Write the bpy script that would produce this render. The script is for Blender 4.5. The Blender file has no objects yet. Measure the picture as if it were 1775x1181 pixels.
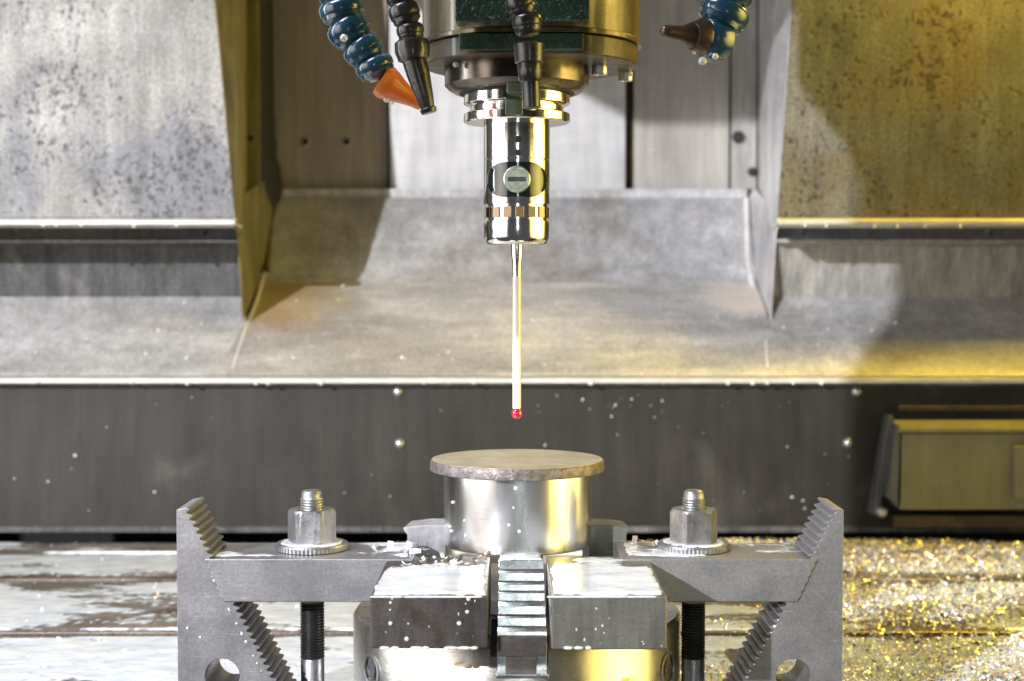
import bpy, bmesh, math, random
import numpy as np
from mathutils import Vector, Matrix, noise
random.seed(7); rng = np.random.default_rng(7)
sc = bpy.context.scene
R = math.radians
MM = 0.001
# ------------------------------------------------------------------ camera
F, HZ, CX, CY = 2600.0, 490.0, 887.5, 590.5       # focal length in photo pixels, horizon row, image centre
PIT = math.atan((CY - HZ) / F)
cam = bpy.data.cameras.new('camera'); cam.sensor_width = 36; cam.lens = 36 * F / 1775
cam.clip_start = 0.01; cam.clip_end = 50
camo = bpy.data.objects.new('camera', cam); sc.collection.objects.link(camo)
camo.location = (0, 0, 0); camo.rotation_euler = (R(90) - PIT, 0, 0); sc.camera = camo
cam.dof.use_dof = True; cam.dof.focus_distance = 0.86; cam.dof.aperture_fstop = cam.lens / 5.4
# ------------------------------------------------------------------ world: dim workshop hall
w = bpy.data.worlds.new('World'); sc.world = w; w.use_nodes = True
bg = w.node_tree.nodes['Background']; bg.inputs[0].default_value = (0.92, 0.93, 1.0, 1); bg.inputs[1].default_value = 0.085
# ------------------------------------------------------------------ lamps
def area(name, loc, target, sx, sy, power, col, shape='RECTANGLE', spread=180):
    l = bpy.data.lights.new(name, 'AREA'); l.shape = shape; l.size = sx * MM; l.size_y = sy * MM
    l.energy = power; l.color = col; l.spread = R(spread)
    o = bpy.data.objects.new(name, l); sc.collection.objects.link(o)
    o.location = Vector(loc) * MM
    o.rotation_euler = (Vector(target) - Vector(loc)).to_track_quat('-Z', 'Y').to_euler()
    return o
area('work_lamp', (-5200, -6500, 2950), (3, 1300, 60), 130, 130, 1450, (0.965, 0.965, 1.0), 'DISK')
area('top_fill_light', (-700, 640, 1250), (0, 960, -200), 560, 560, 5, (0.93, 0.96, 1.0), spread=80)  # added fill from above, brightens the wet tops
area('left_reflection_panel', (-860, 400, 150), (0, 930, 0), 1000, 800, 2.0, (1.0, 0.90, 0.82), spread=75)  # added soft panel, mirrored as the beige band on the chrome
area('left_reflection_strip', (-760, 860, 200), (0, 930, -20), 60, 800, 1.2, (0.9, 0.97, 1.0), spread=110)  # added strip for the bright left streak on the chrome
area('centre_highlight_strip', (120, -1300, 240), (0, 900, 0), 130, 900, .45, (0.86, 1.0, 0.94), spread=60)  # added strip behind the camera for the centre highlight on the chrome
area('yellow_machine_lamp', (560, 1400, 600), (140, 1470, -150), 260, 260, 11., (1.0, 0.70, 0.06))
area('yellow_reflection_panel', (760, 740, 60), (0, 880, -20), 1000, 700, 3.2, (1.0, 0.78, 0.20), spread=75)  # added wide panel for gold reflections and fill on the right
sc.view_settings.view_transform = 'Standard'; sc.view_settings.look = 'None'
sc.view_settings.exposure = 0.0; sc.view_settings.gamma = 1.0
# ------------------------------------------------------------------ geometry helpers (millimetres)
def P(px, py, Y):
    u = (px - CX) / F; v = (CY - py) / F
    y = math.cos(PIT) + math.sin(PIT) * v; z = -math.sin(PIT) + math.cos(PIT) * v
    return Vector((u / y * Y, Y, z / y * Y))
def XX(px, Y): return P(px, 590, Y).x
def ZZ(py, Y): return P(CX, py, Y).z

def thing(name, label, cat, base=(0, 0, 0), group=None):
    o = bpy.data.objects.new(name, None); sc.collection.objects.link(o)
    o.empty_display_size = 0.01
    o.location = Vector(base) * MM; o['label'] = label; o['category'] = cat
    if group: o['group'] = group
    return o
def tag(o, label=None, cat=None, group=None, kind=None):
    if label: o['label'] = label
    if cat: o['category'] = cat
    if group: o['group'] = group
    if kind: o['kind'] = kind
    return o
def finish(name, me, mat, parent=None, smooth=True, bevel=0, seg=2, angle=35):
    """me has vertices in mm of the whole place; becomes an object under its thing"""
    base = Vector((0, 0, 0))
    p = parent
    while p is not None:
        base += p.location; p = p.parent
    if parent is None:
        n = len(me.vertices); co = np.empty(n * 3, dtype=np.float32); me.vertices.foreach_get('co', co)
        co = co.reshape(-1, 3); c = (co.min(0) + co.max(0)) / 2; c[2] = co[:, 2].min()
        own = Vector([float(t) for t in c]) * MM
    else: own = Vector((0, 0, 0))
    me.transform(Matrix.Translation(-base - own) @ Matrix.Scale(MM, 4))
    me.materials.append(mat)
    if smooth:
        me.shade_smooth(); me.set_sharp_from_angle(angle=R(angle))
    o = bpy.data.objects.new(name, me); sc.collection.objects.link(o)
    o.location = own
    if parent is not None: o.parent = parent
    if bevel:
        b = o.modifiers.new('bevel', 'BEVEL'); b.width = bevel * MM; b.segments = seg; b.limit_method = 'ANGLE'; b.angle_limit = R(30)
        b.harden_normals = True
    return o
def from_bm(name, bm, mat, parent=None, **k):
    bmesh.ops.recalc_face_normals(bm, faces=bm.faces)
    me = bpy.data.meshes.new(name); bm.to_mesh(me); bm.free()
    return finish(name, me, mat, parent, **k)
def b_box(bm, x0, x1, y0, y1, z0, z1):
    v = [bm.verts.new(c) for c in ((x0,y0,z0),(x1,y0,z0),(x1,y1,z0),(x0,y1,z0),(x0,y0,z1),(x1,y0,z1),(x1,y1,z1),(x0,y1,z1))]
    for f in ((0,3,2,1),(4,5,6,7),(0,1,5,4),(1,2,6,5),(2,3,7,6),(3,0,4,7)): bm.faces.new([v[i] for i in f])
    return v
def b_prism(bm, pts, ext):
    """pts: list of 3-D points of one face, ext: extrusion vector"""
    a = [bm.verts.new(p) for p in pts]; e = Vector(ext); b = [bm.verts.new(Vector(p) + e) for p in pts]
    n = len(a); bm.faces.new(a); bm.faces.new(b[::-1])
    for i in range(n): bm.faces.new((a[i], b[i], b[(i + 1) % n], a[(i + 1) % n]))
def b_lathe(bm, prof, c, axis=(0, 0, 1), seg=64, cap=True):
    """prof: (r, h) pairs along the axis"""
    ax = Vector(axis).normalized(); q = ax.to_track_quat('Z', 'Y'); c = Vector(c); rings = []
    for r, h in prof:
        if r < 1e-4: rings.append([bm.verts.new(c + ax * h)])
        else: rings.append([bm.verts.new(c + q @ Vector((r * math.cos(2*math.pi*i/seg), r * math.sin(2*math.pi*i/seg), h))) for i in range(seg)])
    for a, b in zip(rings[:-1], rings[1:]):
        if len(a) == 1 and len(b) == 1: continue
        if len(a) == 1:
            for i in range(seg): bm.faces.new((a[0], b[i], b[(i+1) % seg]))
        elif len(b) == 1:
            for i in range(seg): bm.faces.new((a[i], a[(i+1) % seg], b[0]))
        else:
            for i in range(seg): bm.faces.new((a[i], a[(i+1) % seg], b[(i+1) % seg], b[i]))
    if cap:
        if len(rings[0]) > 1: bm.faces.new(rings[0][::-1])
        if len(rings[-1]) > 1: bm.faces.new(rings[-1])
def box(name, x0, x1, y0, y1, z0, z1, mat, parent=None, **k):
    bm = bmesh.new(); b_box(bm, x0, x1, y0, y1, z0, z1); return from_bm(name, bm, mat, parent, **k)
def lathe(name, prof, c, mat, parent=None, axis=(0, 0, 1), seg=64, **k):
    bm = bmesh.new(); b_lathe(bm, prof, c, axis, seg); return from_bm(name, bm, mat, parent, **k)
def prism(name, pts, ext, mat, parent=None, **k):
    bm = bmesh.new(); b_prism(bm, pts, ext); return from_bm(name, bm, mat, parent, **k)
def sheet_poly(yz, t):
    """thicken an open profile of (y, z) points by t, offset away from the viewer"""
    n = len(yz); off = []
    for i in range(n):
        d = Vector((0, 0))
        if i > 0: d += (Vector(yz[i]) - Vector(yz[i-1])).normalized()
        if i < n - 1: d += (Vector(yz[i+1]) - Vector(yz[i])).normalized()
        d.normalize(); off.append((yz[i][0] + d.y * t, yz[i][1] - d.x * t))
    return list(yz) + off[::-1]
def sheet_x(name, yz, t, x0, x1, mat, parent=None, nx=1, **k):
    """folded sheet of constant profile running along x; x0/x1 may be per-point lists"""
    n = len(yz); X0 = x0 if isinstance(x0, (list, tuple)) else [x0] * n; X1 = x1 if isinstance(x1, (list, tuple)) else [x1] * n
    full = sheet_poly(yz, t); X0 = list(X0) + list(X0)[::-1]; X1 = list(X1) + list(X1)[::-1]
    bm = bmesh.new(); m = len(full)
    a = [bm.verts.new((X0[i], full[i][0], full[i][1])) for i in range(m)]
    b = [bm.verts.new((X1[i], full[i][0], full[i][1])) for i in range(m)]
    for i in range(m): bm.faces.new((a[i], a[(i+1) % m], b[(i+1) % m], b[i]))
    for i in range(n - 1):
        bm.faces.new((a[i], a[m-1-i], a[m-2-i], a[i+1])); bm.faces.new((b[i], b[i+1], b[m-2-i], b[m-1-i]))
    return from_bm(name, bm, mat, parent, **k)
def quad_plate(name, p0, p1, p2, p3, n, mat, parent=None, **k):
    return prism(name, [p0, p1, p2, p3], n, mat, parent, **k)

# ------------------------------------------------------------------ materials
def new_mat(name):
    m = bpy.data.materials.new(name); m.use_nodes = True; nt = m.node_tree
    return m, nt, nt.nodes['Principled BSDF'], nt.links.new
def metal(name, c1, c2, r0=.3, r1=.5, metallic=1.0, scale=30, stretch=(1, 1, 1), contrast=(.35, .65), bump=.0, bscale=400,
          spots=None, stain=None, brush=None, spec=0.5, coat=0, stain_z=None, grit=0., streak=0., scratch=0., local=(), smear=0.):
    """two-tone noisy metal. spots=(colour, scale, size, amount) dark pits; stain=(colour, scale, threshold, soft)"""
    m, nt, b, L = new_mat(name); N = nt.nodes.new
    tc = N('ShaderNodeTexCoord'); mp = N('ShaderNodeMapping'); mp.inputs['Scale'].default_value = stretch; L(tc.outputs['Object'], mp.inputs[0])
    n1 = N('ShaderNodeTexNoise'); n1.inputs['Scale'].default_value = scale; n1.inputs['Detail'].default_value = 8; n1.inputs['Roughness'].default_value = .62
    L(mp.outputs[0], n1.inputs['Vector'])
    cr = N('ShaderNodeValToRGB'); cr.color_ramp.elements[0].position = contrast[0]; cr.color_ramp.elements[1].position = contrast[1]
    cr.color_ramp.elements[0].color = (*c1, 1); cr.color_ramp.elements[1].color = (*c2, 1); L(n1.outputs['Fac'], cr.inputs[0])
    col = cr.outputs[0]
    rr = N('ShaderNodeMapRange'); rr.inputs[3].default_value = r0; rr.inputs[4].default_value = r1
    n2 = N('ShaderNodeTexNoise'); n2.inputs['Scale'].default_value = scale * 2.7; n2.inputs['Detail'].default_value = 6; L(mp.outputs[0], n2.inputs['Vector'])
    L(n2.outputs['Fac'], rr.inputs[0]); rr.inputs[1].default_value = .3; rr.inputs[2].default_value = .7
    L(rr.outputs[0], b.inputs['Roughness'])
    if stain:
        n3 = N('ShaderNodeTexNoise'); n3.inputs['Scale'].default_value = stain[1]; n3.inputs['Detail'].default_value = 7; n3.inputs['Distortion'].default_value = .6
        L(tc.outputs['Object'], n3.inputs['Vector'])
        s = N('ShaderNodeMapRange'); s.interpolation_type = 'SMOOTHSTEP'; s.inputs[1].default_value = stain[2]; s.inputs[2].default_value = stain[2] + stain[3]; src = n3.outputs['Fac']
        if stain_z:      # grime gathers towards the bottom edge: (height in m, strength)
            sx_ = N('ShaderNodeSeparateXYZ'); L(tc.outputs['Object'], sx_.inputs[0])
            zr = N('ShaderNodeMapRange'); zr.inputs[1].default_value = 0; zr.inputs[2].default_value = stain_z[0]; zr.inputs[3].default_value = stain_z[1]; zr.inputs[4].default_value = -stain_z[1] * .4; L(sx_.outputs['Z'], zr.inputs[0])
            sa = N('ShaderNodeMath'); sa.operation = 'ADD'; L(src, sa.inputs[0]); L(zr.outputs[0], sa.inputs[1]); src = sa.outputs[0]
        L(src, s.inputs[0])
        mx = N('ShaderNodeMix'); mx.data_type = 'RGBA'; L(s.outputs[0], mx.inputs[0]); L(col, mx.inputs[6]); mx.inputs[7].default_value = (*stain[0], 1); col = mx.outputs[2]
    hsrc = None
    if spots:
        mp2 = N('ShaderNodeMapping'); mp2.inputs['Scale'].default_value = (1, 1, .75); L(tc.outputs['Object'], mp2.inputs[0])
        nd = N('ShaderNodeTexNoise'); nd.inputs['Scale'].default_value = spots[1] * .8; L(tc.outputs['Object'], nd.inputs['Vector'])
        ad = N('ShaderNodeMix'); ad.data_type = 'RGBA'; ad.inputs[0].default_value = .012; L(mp2.outputs[0], ad.inputs[6]); L(nd.outputs['Color'], ad.inputs[7])
        vo = N('ShaderNodeTexVoronoi'); vo.inputs['Scale'].default_value = spots[1]; L(ad.outputs[2], vo.inputs['Vector'])
        # size of each pit depends on the cell and on a large patch mask
        sep = N('ShaderNodeSeparateColor'); L(vo.outputs['Color'], sep.inputs[0])
        nb = N('ShaderNodeTexNoise'); nb.inputs['Scale'].default_value = 9; nb.inputs['Detail'].default_value = 4; L(tc.outputs['Object'], nb.inputs['Vector'])
        mb = N('ShaderNodeMapRange'); mb.inputs[1].default_value = .30; mb.inputs[2].default_value = .58; L(nb.outputs['Fac'], mb.inputs[0])
        mu = N('ShaderNodeMath'); mu.operation = 'MULTIPLY'; L(sep.outputs[0], mu.inputs[0]); L(mb.outputs[0], mu.inputs[1])
        rad = N('ShaderNodeMath'); rad.operation = 'MULTIPLY'; rad.inputs[1].default_value = spots[2]; L(mu.outputs[0], rad.inputs[0])
        df = N('ShaderNodeMath'); df.operation = 'SUBTRACT'; L(rad.outputs[0], df.inputs[0]); L(vo.outputs['Distance'], df.inputs[1])
        sm = N('ShaderNodeMapRange'); sm.inputs[1].default_value = -.04; sm.inputs[2].default_value = .12; L(df.outputs[0], sm.inputs[0])
        am = N('ShaderNodeMath'); am.operation = 'MULTIPLY'; am.inputs[1].default_value = spots[3]; L(sm.outputs[0], am.inputs[0])
        mx = N('ShaderNodeMix'); mx.data_type = 'RGBA'; L(am.outputs[0], mx.inputs[0]); L(col, mx.inputs[6]); mx.inputs[7].default_value = (*spots[0], 1); col = mx.outputs[2]
        hsrc = am.outputs[0]
    def mult(col, fac_out, lo, hi, p0, p1):
        mr = N('ShaderNodeMapRange'); mr.inputs[1].default_value = p0; mr.inputs[2].default_value = p1; mr.inputs[3].default_value = lo; mr.inputs[4].default_value = hi; L(fac_out, mr.inputs[0])
        mm = N('ShaderNodeMix'); mm.data_type = 'RGBA'; mm.blend_type = 'MULTIPLY'; mm.inputs[0].default_value = 1; L(col, mm.inputs[6]); L(mr.outputs[0], mm.inputs[7]); return mm.outputs[2]
    def tex(sc_, st=(1, 1, 1), det=5, rot=(0, 0, 0)):
        mq = N('ShaderNodeMapping'); mq.inputs['Scale'].default_value = st; mq.inputs['Rotation'].default_value = rot; L(tc.outputs['Object'], mq.inputs[0])
        nq = N('ShaderNodeTexNoise'); nq.inputs['Scale'].default_value = sc_; nq.inputs['Detail'].default_value = det; nq.inputs['Roughness'].default_value = .65; L(mq.outputs[0], nq.inputs['Vector']); return nq.outputs['Fac']
    if grit:
        col = mult(col, tex(700, det=3), 1 - grit, 1 + grit * .25, .36, .62)
        col = mult(col, tex(330), 1 - grit * .6, 1 + grit * .2, .36, .62)
    if streak:
        col = mult(col, tex(75, (1, 1, .09)), 1 - streak, 1 + streak * .35, .34, .64)
        col = mult(col, tex(260, (1, 1, .05)), 1 - streak * .6, 1 + streak * .25, .34, .66)
    if smear:      # wiped, directional residue
        col = mult(col, tex(13, (.35, 1, 1), 6, (.2, .55, .25)), 1 - smear, 1 + smear * .45, .38, .64)
        col = mult(col, tex(40, (.22, 1, 1), 5, (.1, -.25, .3)), 1 - smear * .6, 1 + smear * .3, .38, .66)
    if scratch:
        for rz, q in ((.5, 1.0), (-.9, .7)):
            col = mult(col, tex(420, (.05, 1, 1), 3, (.3, rz, .4)), 1, 1 + scratch * q, .66, .72)
    for (cx, cy, cz, rad, c3) in local:      # a rust or residue stain of its own at one place, ragged outline
        vm = N('ShaderNodeVectorMath'); vm.operation = 'DISTANCE'; L(tc.outputs['Object'], vm.inputs[0]); vm.inputs[1].default_value = (cx * MM, cy * MM, cz * MM)
        ns = N('ShaderNodeMath'); ns.operation = 'MULTIPLY_ADD'; L(tex(28), ns.inputs[0]); ns.inputs[1].default_value = -rad * MM * 1.4; L(vm.outputs['Value'], ns.inputs[2])
        mr = N('ShaderNodeMapRange'); mr.inputs[1].default_value = rad * MM * .45; mr.inputs[2].default_value = -rad * MM * .2; mr.inputs[3].default_value = 0; mr.inputs[4].default_value = .6; L(ns.outputs[0], mr.inputs[0])
        mm = N('ShaderNodeMix'); mm.data_type = 'RGBA'; L(mr.outputs[0], mm.inputs[0]); L(col, mm.inputs[6]); mm.inputs[7].default_value = (*c3, 1); col = mm.outputs[2]
    L(col, b.inputs['Base Color'])
    b.inputs['Metallic'].default_value = metallic; b.inputs['Specular IOR Level'].default_value = spec
    if coat: b.inputs['Coat Weight'].default_value = coat; b.inputs['Coat Roughness'].default_value = .08
    nrm = None
    if brush:      # fine directional turning or brushing marks: (scale, stretch, strength)
        mp3 = N('ShaderNodeMapping'); mp3.inputs['Scale'].default_value = brush[1]; L(tc.outputs['Object'], mp3.inputs[0])
        nb2 = N('ShaderNodeTexNoise'); nb2.inputs['Scale'].default_value = brush[0]; nb2.inputs['Detail'].default_value = 4; L(mp3.outputs[0], nb2.inputs['Vector'])
        bp = N('ShaderNodeBump'); bp.inputs['Strength'].default_value = brush[2]; bp.inputs['Distance'].default_value = .0003; L(nb2.outputs['Fac'], bp.inputs['Height']); nrm = bp.outputs[0]
    if bump:
        nb3 = N('ShaderNodeTexNoise'); nb3.inputs['Scale'].default_value = bscale; nb3.inputs['Detail'].default_value = 6; L(tc.outputs['Object'], nb3.inputs['Vector'])
        bp = N('ShaderNodeBump'); bp.inputs['Strength'].default_value = bump; bp.inputs['Distance'].default_value = .001; L(nb3.outputs['Fac'], bp.inputs['Height'])
        if nrm: L(nrm, bp.inputs['Normal'])
        nrm = bp.outputs[0]
    if hsrc:
        bp = N('ShaderNodeBump'); bp.invert = True; bp.inputs['Strength'].default_value = .5; bp.inputs['Distance'].default_value = .0008; L(hsrc, bp.inputs['Height'])
        if nrm: L(nrm, bp.inputs['Normal'])
        nrm = bp.outputs[0]
    if nrm: L(nrm, b.inputs['Normal'])
    return m
def plain(name, c, rough=.5, metallic=0., coat=0., **k):
    m, nt, b, L = new_mat(name); b.inputs['Base Color'].default_value = (*c, 1); b.inputs['Roughness'].default_value = rough
    b.inputs['Metallic'].default_value = metallic; b.inputs['Coat Weight'].default_value = coat
    for a, v in k.items(): b.inputs[a.replace('_', ' ')].default_value = v
    return m
M = {}
M['cover'] = metal('stained_cover_sheet', (.30, .295, .285), (.50, .48, .45), .45, .65, .35, 9, (1, 1, .7), grit=.62, streak=.22, scratch=.3, bump=.12, bscale=300,
                   spots=((.07, .07, .10), 230, .64, .85), stain=((.25, .25, .275), 9, .48, .22), stain_z=(.26, .14))
M['cover_worn'] = metal('pitted_cover_sheet', (.16, .155, .14), (.30, .29, .25), .45, .65, .35, 12, (1, 1, .7), grit=.70, streak=.25, scratch=.4, stain_z=(.3, .1), bump=.15, bscale=300,
                   spots=((.05, .045, .035), 190, .70, .85), stain=((.22, .19, .13), 10, .5, .14))
M['sheet'] = metal('grey_steel_sheet', (.54, .54, .57), (.72, .71, .72), .38, .6, .4, 14, (1, 1, 1), bump=.08, bscale=250, stain=((.44, .41, .38), 6, .52, .2), brush=(30, (1, 1, 14), .15), grit=.36, streak=.2, scratch=.5, smear=.16)
M['apron'] = metal('scuffed_apron_sheet', (.52, .51, .52), (.74, .71, .68), .36, .6, .35, 11, (1, 1, 1.6), bump=.1, bscale=220, stain=((.68, .64, .58), 5, .55, .2), brush=(22, (6, 1, 1), .2), grit=.42, streak=.06, scratch=1.0, smear=.26, local=((-270, 150, 70, 95, (.42, .27, .08)), (262, 140, 75, 50, (.78, .66, .56))))
M['recess'] = metal('warm_steel_sheet', (.44, .415, .385), (.56, .53, .49), .36, .5, .5, 9, (2, 1, .4), bump=.05, bscale=200, stain=((.33, .29, .23), 5, .55, .2), brush=(40, (12, 1, 1), .12), grit=.18, streak=.18, scratch=.3)
M['band'] = metal('dark_steel_and_shade', (.10, .10, .105), (.17, .17, .175), .45, .65, .4, 18, (3, 1, .6), bump=.08, bscale=300, stain=((.30, .29, .28), 12, .6, .15), grit=.4, streak=.35)
M['guard'] = metal('dark_grey_guard_paint', (.024, .0215, .018), (.041, .037, .031), .45, .6, .2, 10, (2, 1, .7), bump=.05, bscale=300, stain=((.085, .08, .07), 8, .58, .2), grit=.38, streak=.22, scratch=.5)
M['side'] = metal('side_sheet', (.40, .39, .38), (.52, .51, .48), .42, .6, .4, 16, (1, 1, .6), bump=.06, stain=((.32, .24, .12), 7, .6, .15), grit=.2, streak=.35)
M['side_yellow_lit'] = metal('yellow_lit_side_sheet', (.19, .165, .06), (.30, .26, .11), .35, .55, .3, 16, (1, 1, .6), bump=.06, stain=((.20, .12, .03), 9, .56, .15), grit=.4, streak=.4)  # yellow light on the left side sheets is put into the colour
M['recess_dim'] = metal('shaded_brown_sheet', (.36, .31, .25), (.48, .42, .35), .4, .55, .4, 9, (2, 1, .4), bump=.05, stain=((.20, .16, .11), 5, .5, .2), grit=.2, streak=.22)  # darker, browner copy of the recess sheet with the shade put into its colour
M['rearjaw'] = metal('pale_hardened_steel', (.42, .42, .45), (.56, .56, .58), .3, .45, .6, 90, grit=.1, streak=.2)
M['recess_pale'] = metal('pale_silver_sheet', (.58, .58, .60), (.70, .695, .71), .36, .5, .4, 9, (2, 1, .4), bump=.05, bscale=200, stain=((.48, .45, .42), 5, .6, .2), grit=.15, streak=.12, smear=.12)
M['ridge'] = metal('worn_ridge_steel', (.50, .50, .53), (.62, .62, .65), .14, .3, .95, 60, grit=.15, streak=.2)
M['near_black'] = plain('near_black_matte', (.012, .012, .010), .6)
M['void'] = plain('dark_void', (.008, .008, .007), .9)
M['lip'] = metal('bright_lip_edge', (.62, .60, .57), (.80, .79, .77), .3, .45, .4, 30)
M['oldbox'] = metal('olive_box_paint', (.17, .155, .085), (.22, .20, .12), .45, .6, .0, 12, bump=.05, stain=((.12, .10, .06), 18, .62, .12), grit=.2, streak=.15, scratch=.4)
M['rust'] = metal('brown_stained_steel', (.045, .03, .016), (.10, .068, .03), .4, .6, .3, 25, stain=((.05, .03, .015), 30, .5, .1))
M['table'] = metal('brown_stained_table_steel', (.15, .12, .10), (.27, .225, .20), .25, .5, .35, 22, (.5, 1, 1), bump=.1, bscale=200, stain=((.09, .06, .045), 14, .55, .12), coat=.4, grit=.45)
M['steel'] = metal('ground_clamp_steel', (.31, .305, .325), (.37, .365, .385), .36, .52, .8, 16, contrast=(.2, .8), bump=.03, bscale=1500, stain=((.25, .235, .23), 14, .6, .25), grit=.16, scratch=.5, brush=(90, (1, 1, 14), .12))
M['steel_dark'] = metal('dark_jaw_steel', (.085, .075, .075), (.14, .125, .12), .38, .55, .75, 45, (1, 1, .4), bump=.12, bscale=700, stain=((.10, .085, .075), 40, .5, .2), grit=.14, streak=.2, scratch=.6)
M['steel_yellow_lit'] = metal('yellow_lit_jaw_steel', (.22, .22, .20), (.31, .30, .27), .32, .5, .8, 26, (1, 1, .4), bump=.12, bscale=700, stain=((.20, .15, .11), 25, .62, .1), grit=.08, streak=.22, scratch=.5)  # right jaws: olive cast of the yellow light put into the steel colour
M['thread'] = metal('black_thread_steel', (.05, .05, .05), (.09, .09, .09), .3, .45, .85, 60)
M['bolt'] = metal('bright_bolt_steel', (.27, .27, .29), (.38, .38, .40), .3, .46, .85, 70, bump=.14, bscale=900, grit=.1)
M['turned'] = metal('turned_bright_steel', (.72, .72, .74), (.82, .82, .83), .18, .28, 1, 30, (1, 1, .2), brush=(60, (1, 1, 60), .05))
M['rawdisc'] = metal('saw_cut_raw_steel', (.38, .33, .22), (.54, .48, .34), .38, .5, .6, 40, bump=.2, bscale=600, brush=(120, (1, 12, 1), .3))
M['rawedge'] = metal('rough_flame_cut_edge', (.13, .11, .11), (.25, .22, .22), .35, .6, .7, 260, contrast=(.35, .65), bump=.5, bscale=900)
M['chrome'] = metal('polished_chrome', (.78, .77, .76), (.86, .85, .83), .09, .16, 1, 120)
M['nose'] = metal('dark_oily_steel', (.10, .085, .075), (.19, .16, .13), .16, .3, .95, 30, stain=((.06, .05, .04), 40, .5, .2))
M['house'] = metal('oily_yellow_lit_housing', (.11, .095, .055), (.20, .17, .10), .26, .42, .7, 26, (1, 1, .5), stain=((.13, .10, .06), 30, .5, .2), coat=.3, grit=.2, streak=.25)  # yellow light on the nose put into the base as a bronze tint
M['flange'] = metal('dark_bronze_flange', (.05, .037, .018), (.12, .088, .035), .42, .55, .2, 30, (1, 1, .6), bump=.1, stain=((.05, .04, .03), 40, .5, .2), coat=.2, grit=.25, streak=.25)
M['green'] = metal('wet_dark_green_paint', (.010, .030, .024), (.022, .055, .042), .12, .3, .1, 90, bump=1.0, bscale=420, spots=((.04, .09, .07), 420, .45, .5), coat=.7)
M['greenkey'] = metal('green_grey_key_paint', (.10, .15, .12), (.18, .25, .20), .3, .5, .3, 120, bump=.4, bscale=600, coat=.3)
M['bluehose'] = metal('blue_hose_plastic', (.008, .042, .085), (.018, .075, .135), .16, .3, .0, 60, stain=((.05, .07, .05), 50, .55, .15), coat=.7)
M['blackhose'] = metal('black_hose_plastic', (.010, .010, .012), (.028, .027, .028), .22, .4, .0, 90, bump=.2, bscale=400, coat=.35)
M['orange'] = metal('orange_nozzle_plastic', (.52, .115, .010), (.66, .175, .018), .28, .45, .0, 60, stain=((.30, .07, .02), 70, .6, .12), coat=.4)
M['brownnozzle'] = metal('brown_nozzle_plastic', (.025, .016, .014), (.07, .03, .02), .3, .45, .0, 60, coat=.4)
M['pad'] = plain('dark_probe_window', (.012, .020, .024), .14, .3, 1.)
M['screw'] = metal('brass_grey_screw', (.42, .42, .36), (.52, .51, .44), .28, .42, .9, 120, bump=.1)
M['amber'] = plain('amber_window', (.42, .27, .16), .1, .2, 1.)
M['blackglass'] = plain('black_window', (.01, .01, .01), .08, 0, 1.)
M['ceramic'] = plain('white_ceramic', (.78, .77, .74), .25, 0, .3)
M['ruby'] = plain('red_ruby', (.62, .01, .06), .05, 0, 1., Transmission_Weight=.35, IOR=1.76)
M['zinc'] = metal('dull_screw_head', (.45, .45, .46), (.6, .6, .6), .25, .4, .8, 200)
M['enclosure_dark'] = metal('enclosure_dark_paint', (.13, .12, .10), (.18, .17, .15), .4, .6, .1, 3)
M['enclosure'] = metal('enclosure_wall_paint', (.50, .49, .47), (.62, .60, .57), .4, .6, .1, 3)
def coolant():
    m, nt, b, L = new_mat('milky_coolant'); N = nt.nodes.new
    tc = N('ShaderNodeTexCoord'); n = N('ShaderNodeTexNoise'); n.inputs['Scale'].default_value = 45; n.inputs['Detail'].default_value = 5; L(tc.outputs['Object'], n.inputs['Vector'])
    cr = N('ShaderNodeValToRGB'); cr.color_ramp.elements[0].position = .3; cr.color_ramp.elements[1].position = .6
    cr.color_ramp.elements[0].color = (.70, .78, .94, 1); cr.color_ramp.elements[1].color = (.86, .90, .98, 1); L(n.outputs['Fac'], cr.inputs[0]); L(cr.outputs[0], b.inputs['Base Color'])
    at = N('ShaderNodeAttribute'); at.attribute_name = 'thick'; mr = N('ShaderNodeMapRange'); mr.interpolation_type = 'SMOOTHSTEP'; mr.inputs[1].default_value = 0; mr.inputs[2].default_value = .30; mr.inputs[3].default_value = .0; mr.inputs[4].default_value = 1
    n9 = N('ShaderNodeTexNoise'); n9.inputs['Scale'].default_value = 260; n9.inputs['Detail'].default_value = 4; L(tc.outputs['Object'], n9.inputs['Vector'])
    ma = N('ShaderNodeMath'); ma.operation = 'MULTIPLY_ADD'; L(n9.outputs['Fac'], ma.inputs[0]); ma.inputs[1].default_value = .22; ma.inputs[2].default_value = -.11
    mb = N('ShaderNodeMath'); mb.operation = 'ADD'; L(at.outputs['Fac'], mb.inputs[0]); L(ma.outputs[0], mb.inputs[1]); L(mb.outputs[0], mr.inputs[0]); L(mr.outputs[0], b.inputs['Alpha'])
    b.inputs['Roughness'].default_value = .12; b.inputs['Coat Weight'].default_value = 1; b.inputs['Coat Roughness'].default_value = .03
    bp = N('ShaderNodeBump'); bp.inputs['Strength'].default_value = .6; bp.inputs['Distance'].default_value = .003; L(n.outputs['Fac'], bp.inputs['Height']); L(bp.outputs[0], b.inputs['Normal'])
    return m
M['coolant'] = coolant()
M['drop'] = plain('coolant_drop', (.90, .91, .92), .04, 0, 1., Transmission_Weight=.4, IOR=1.34)
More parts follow.
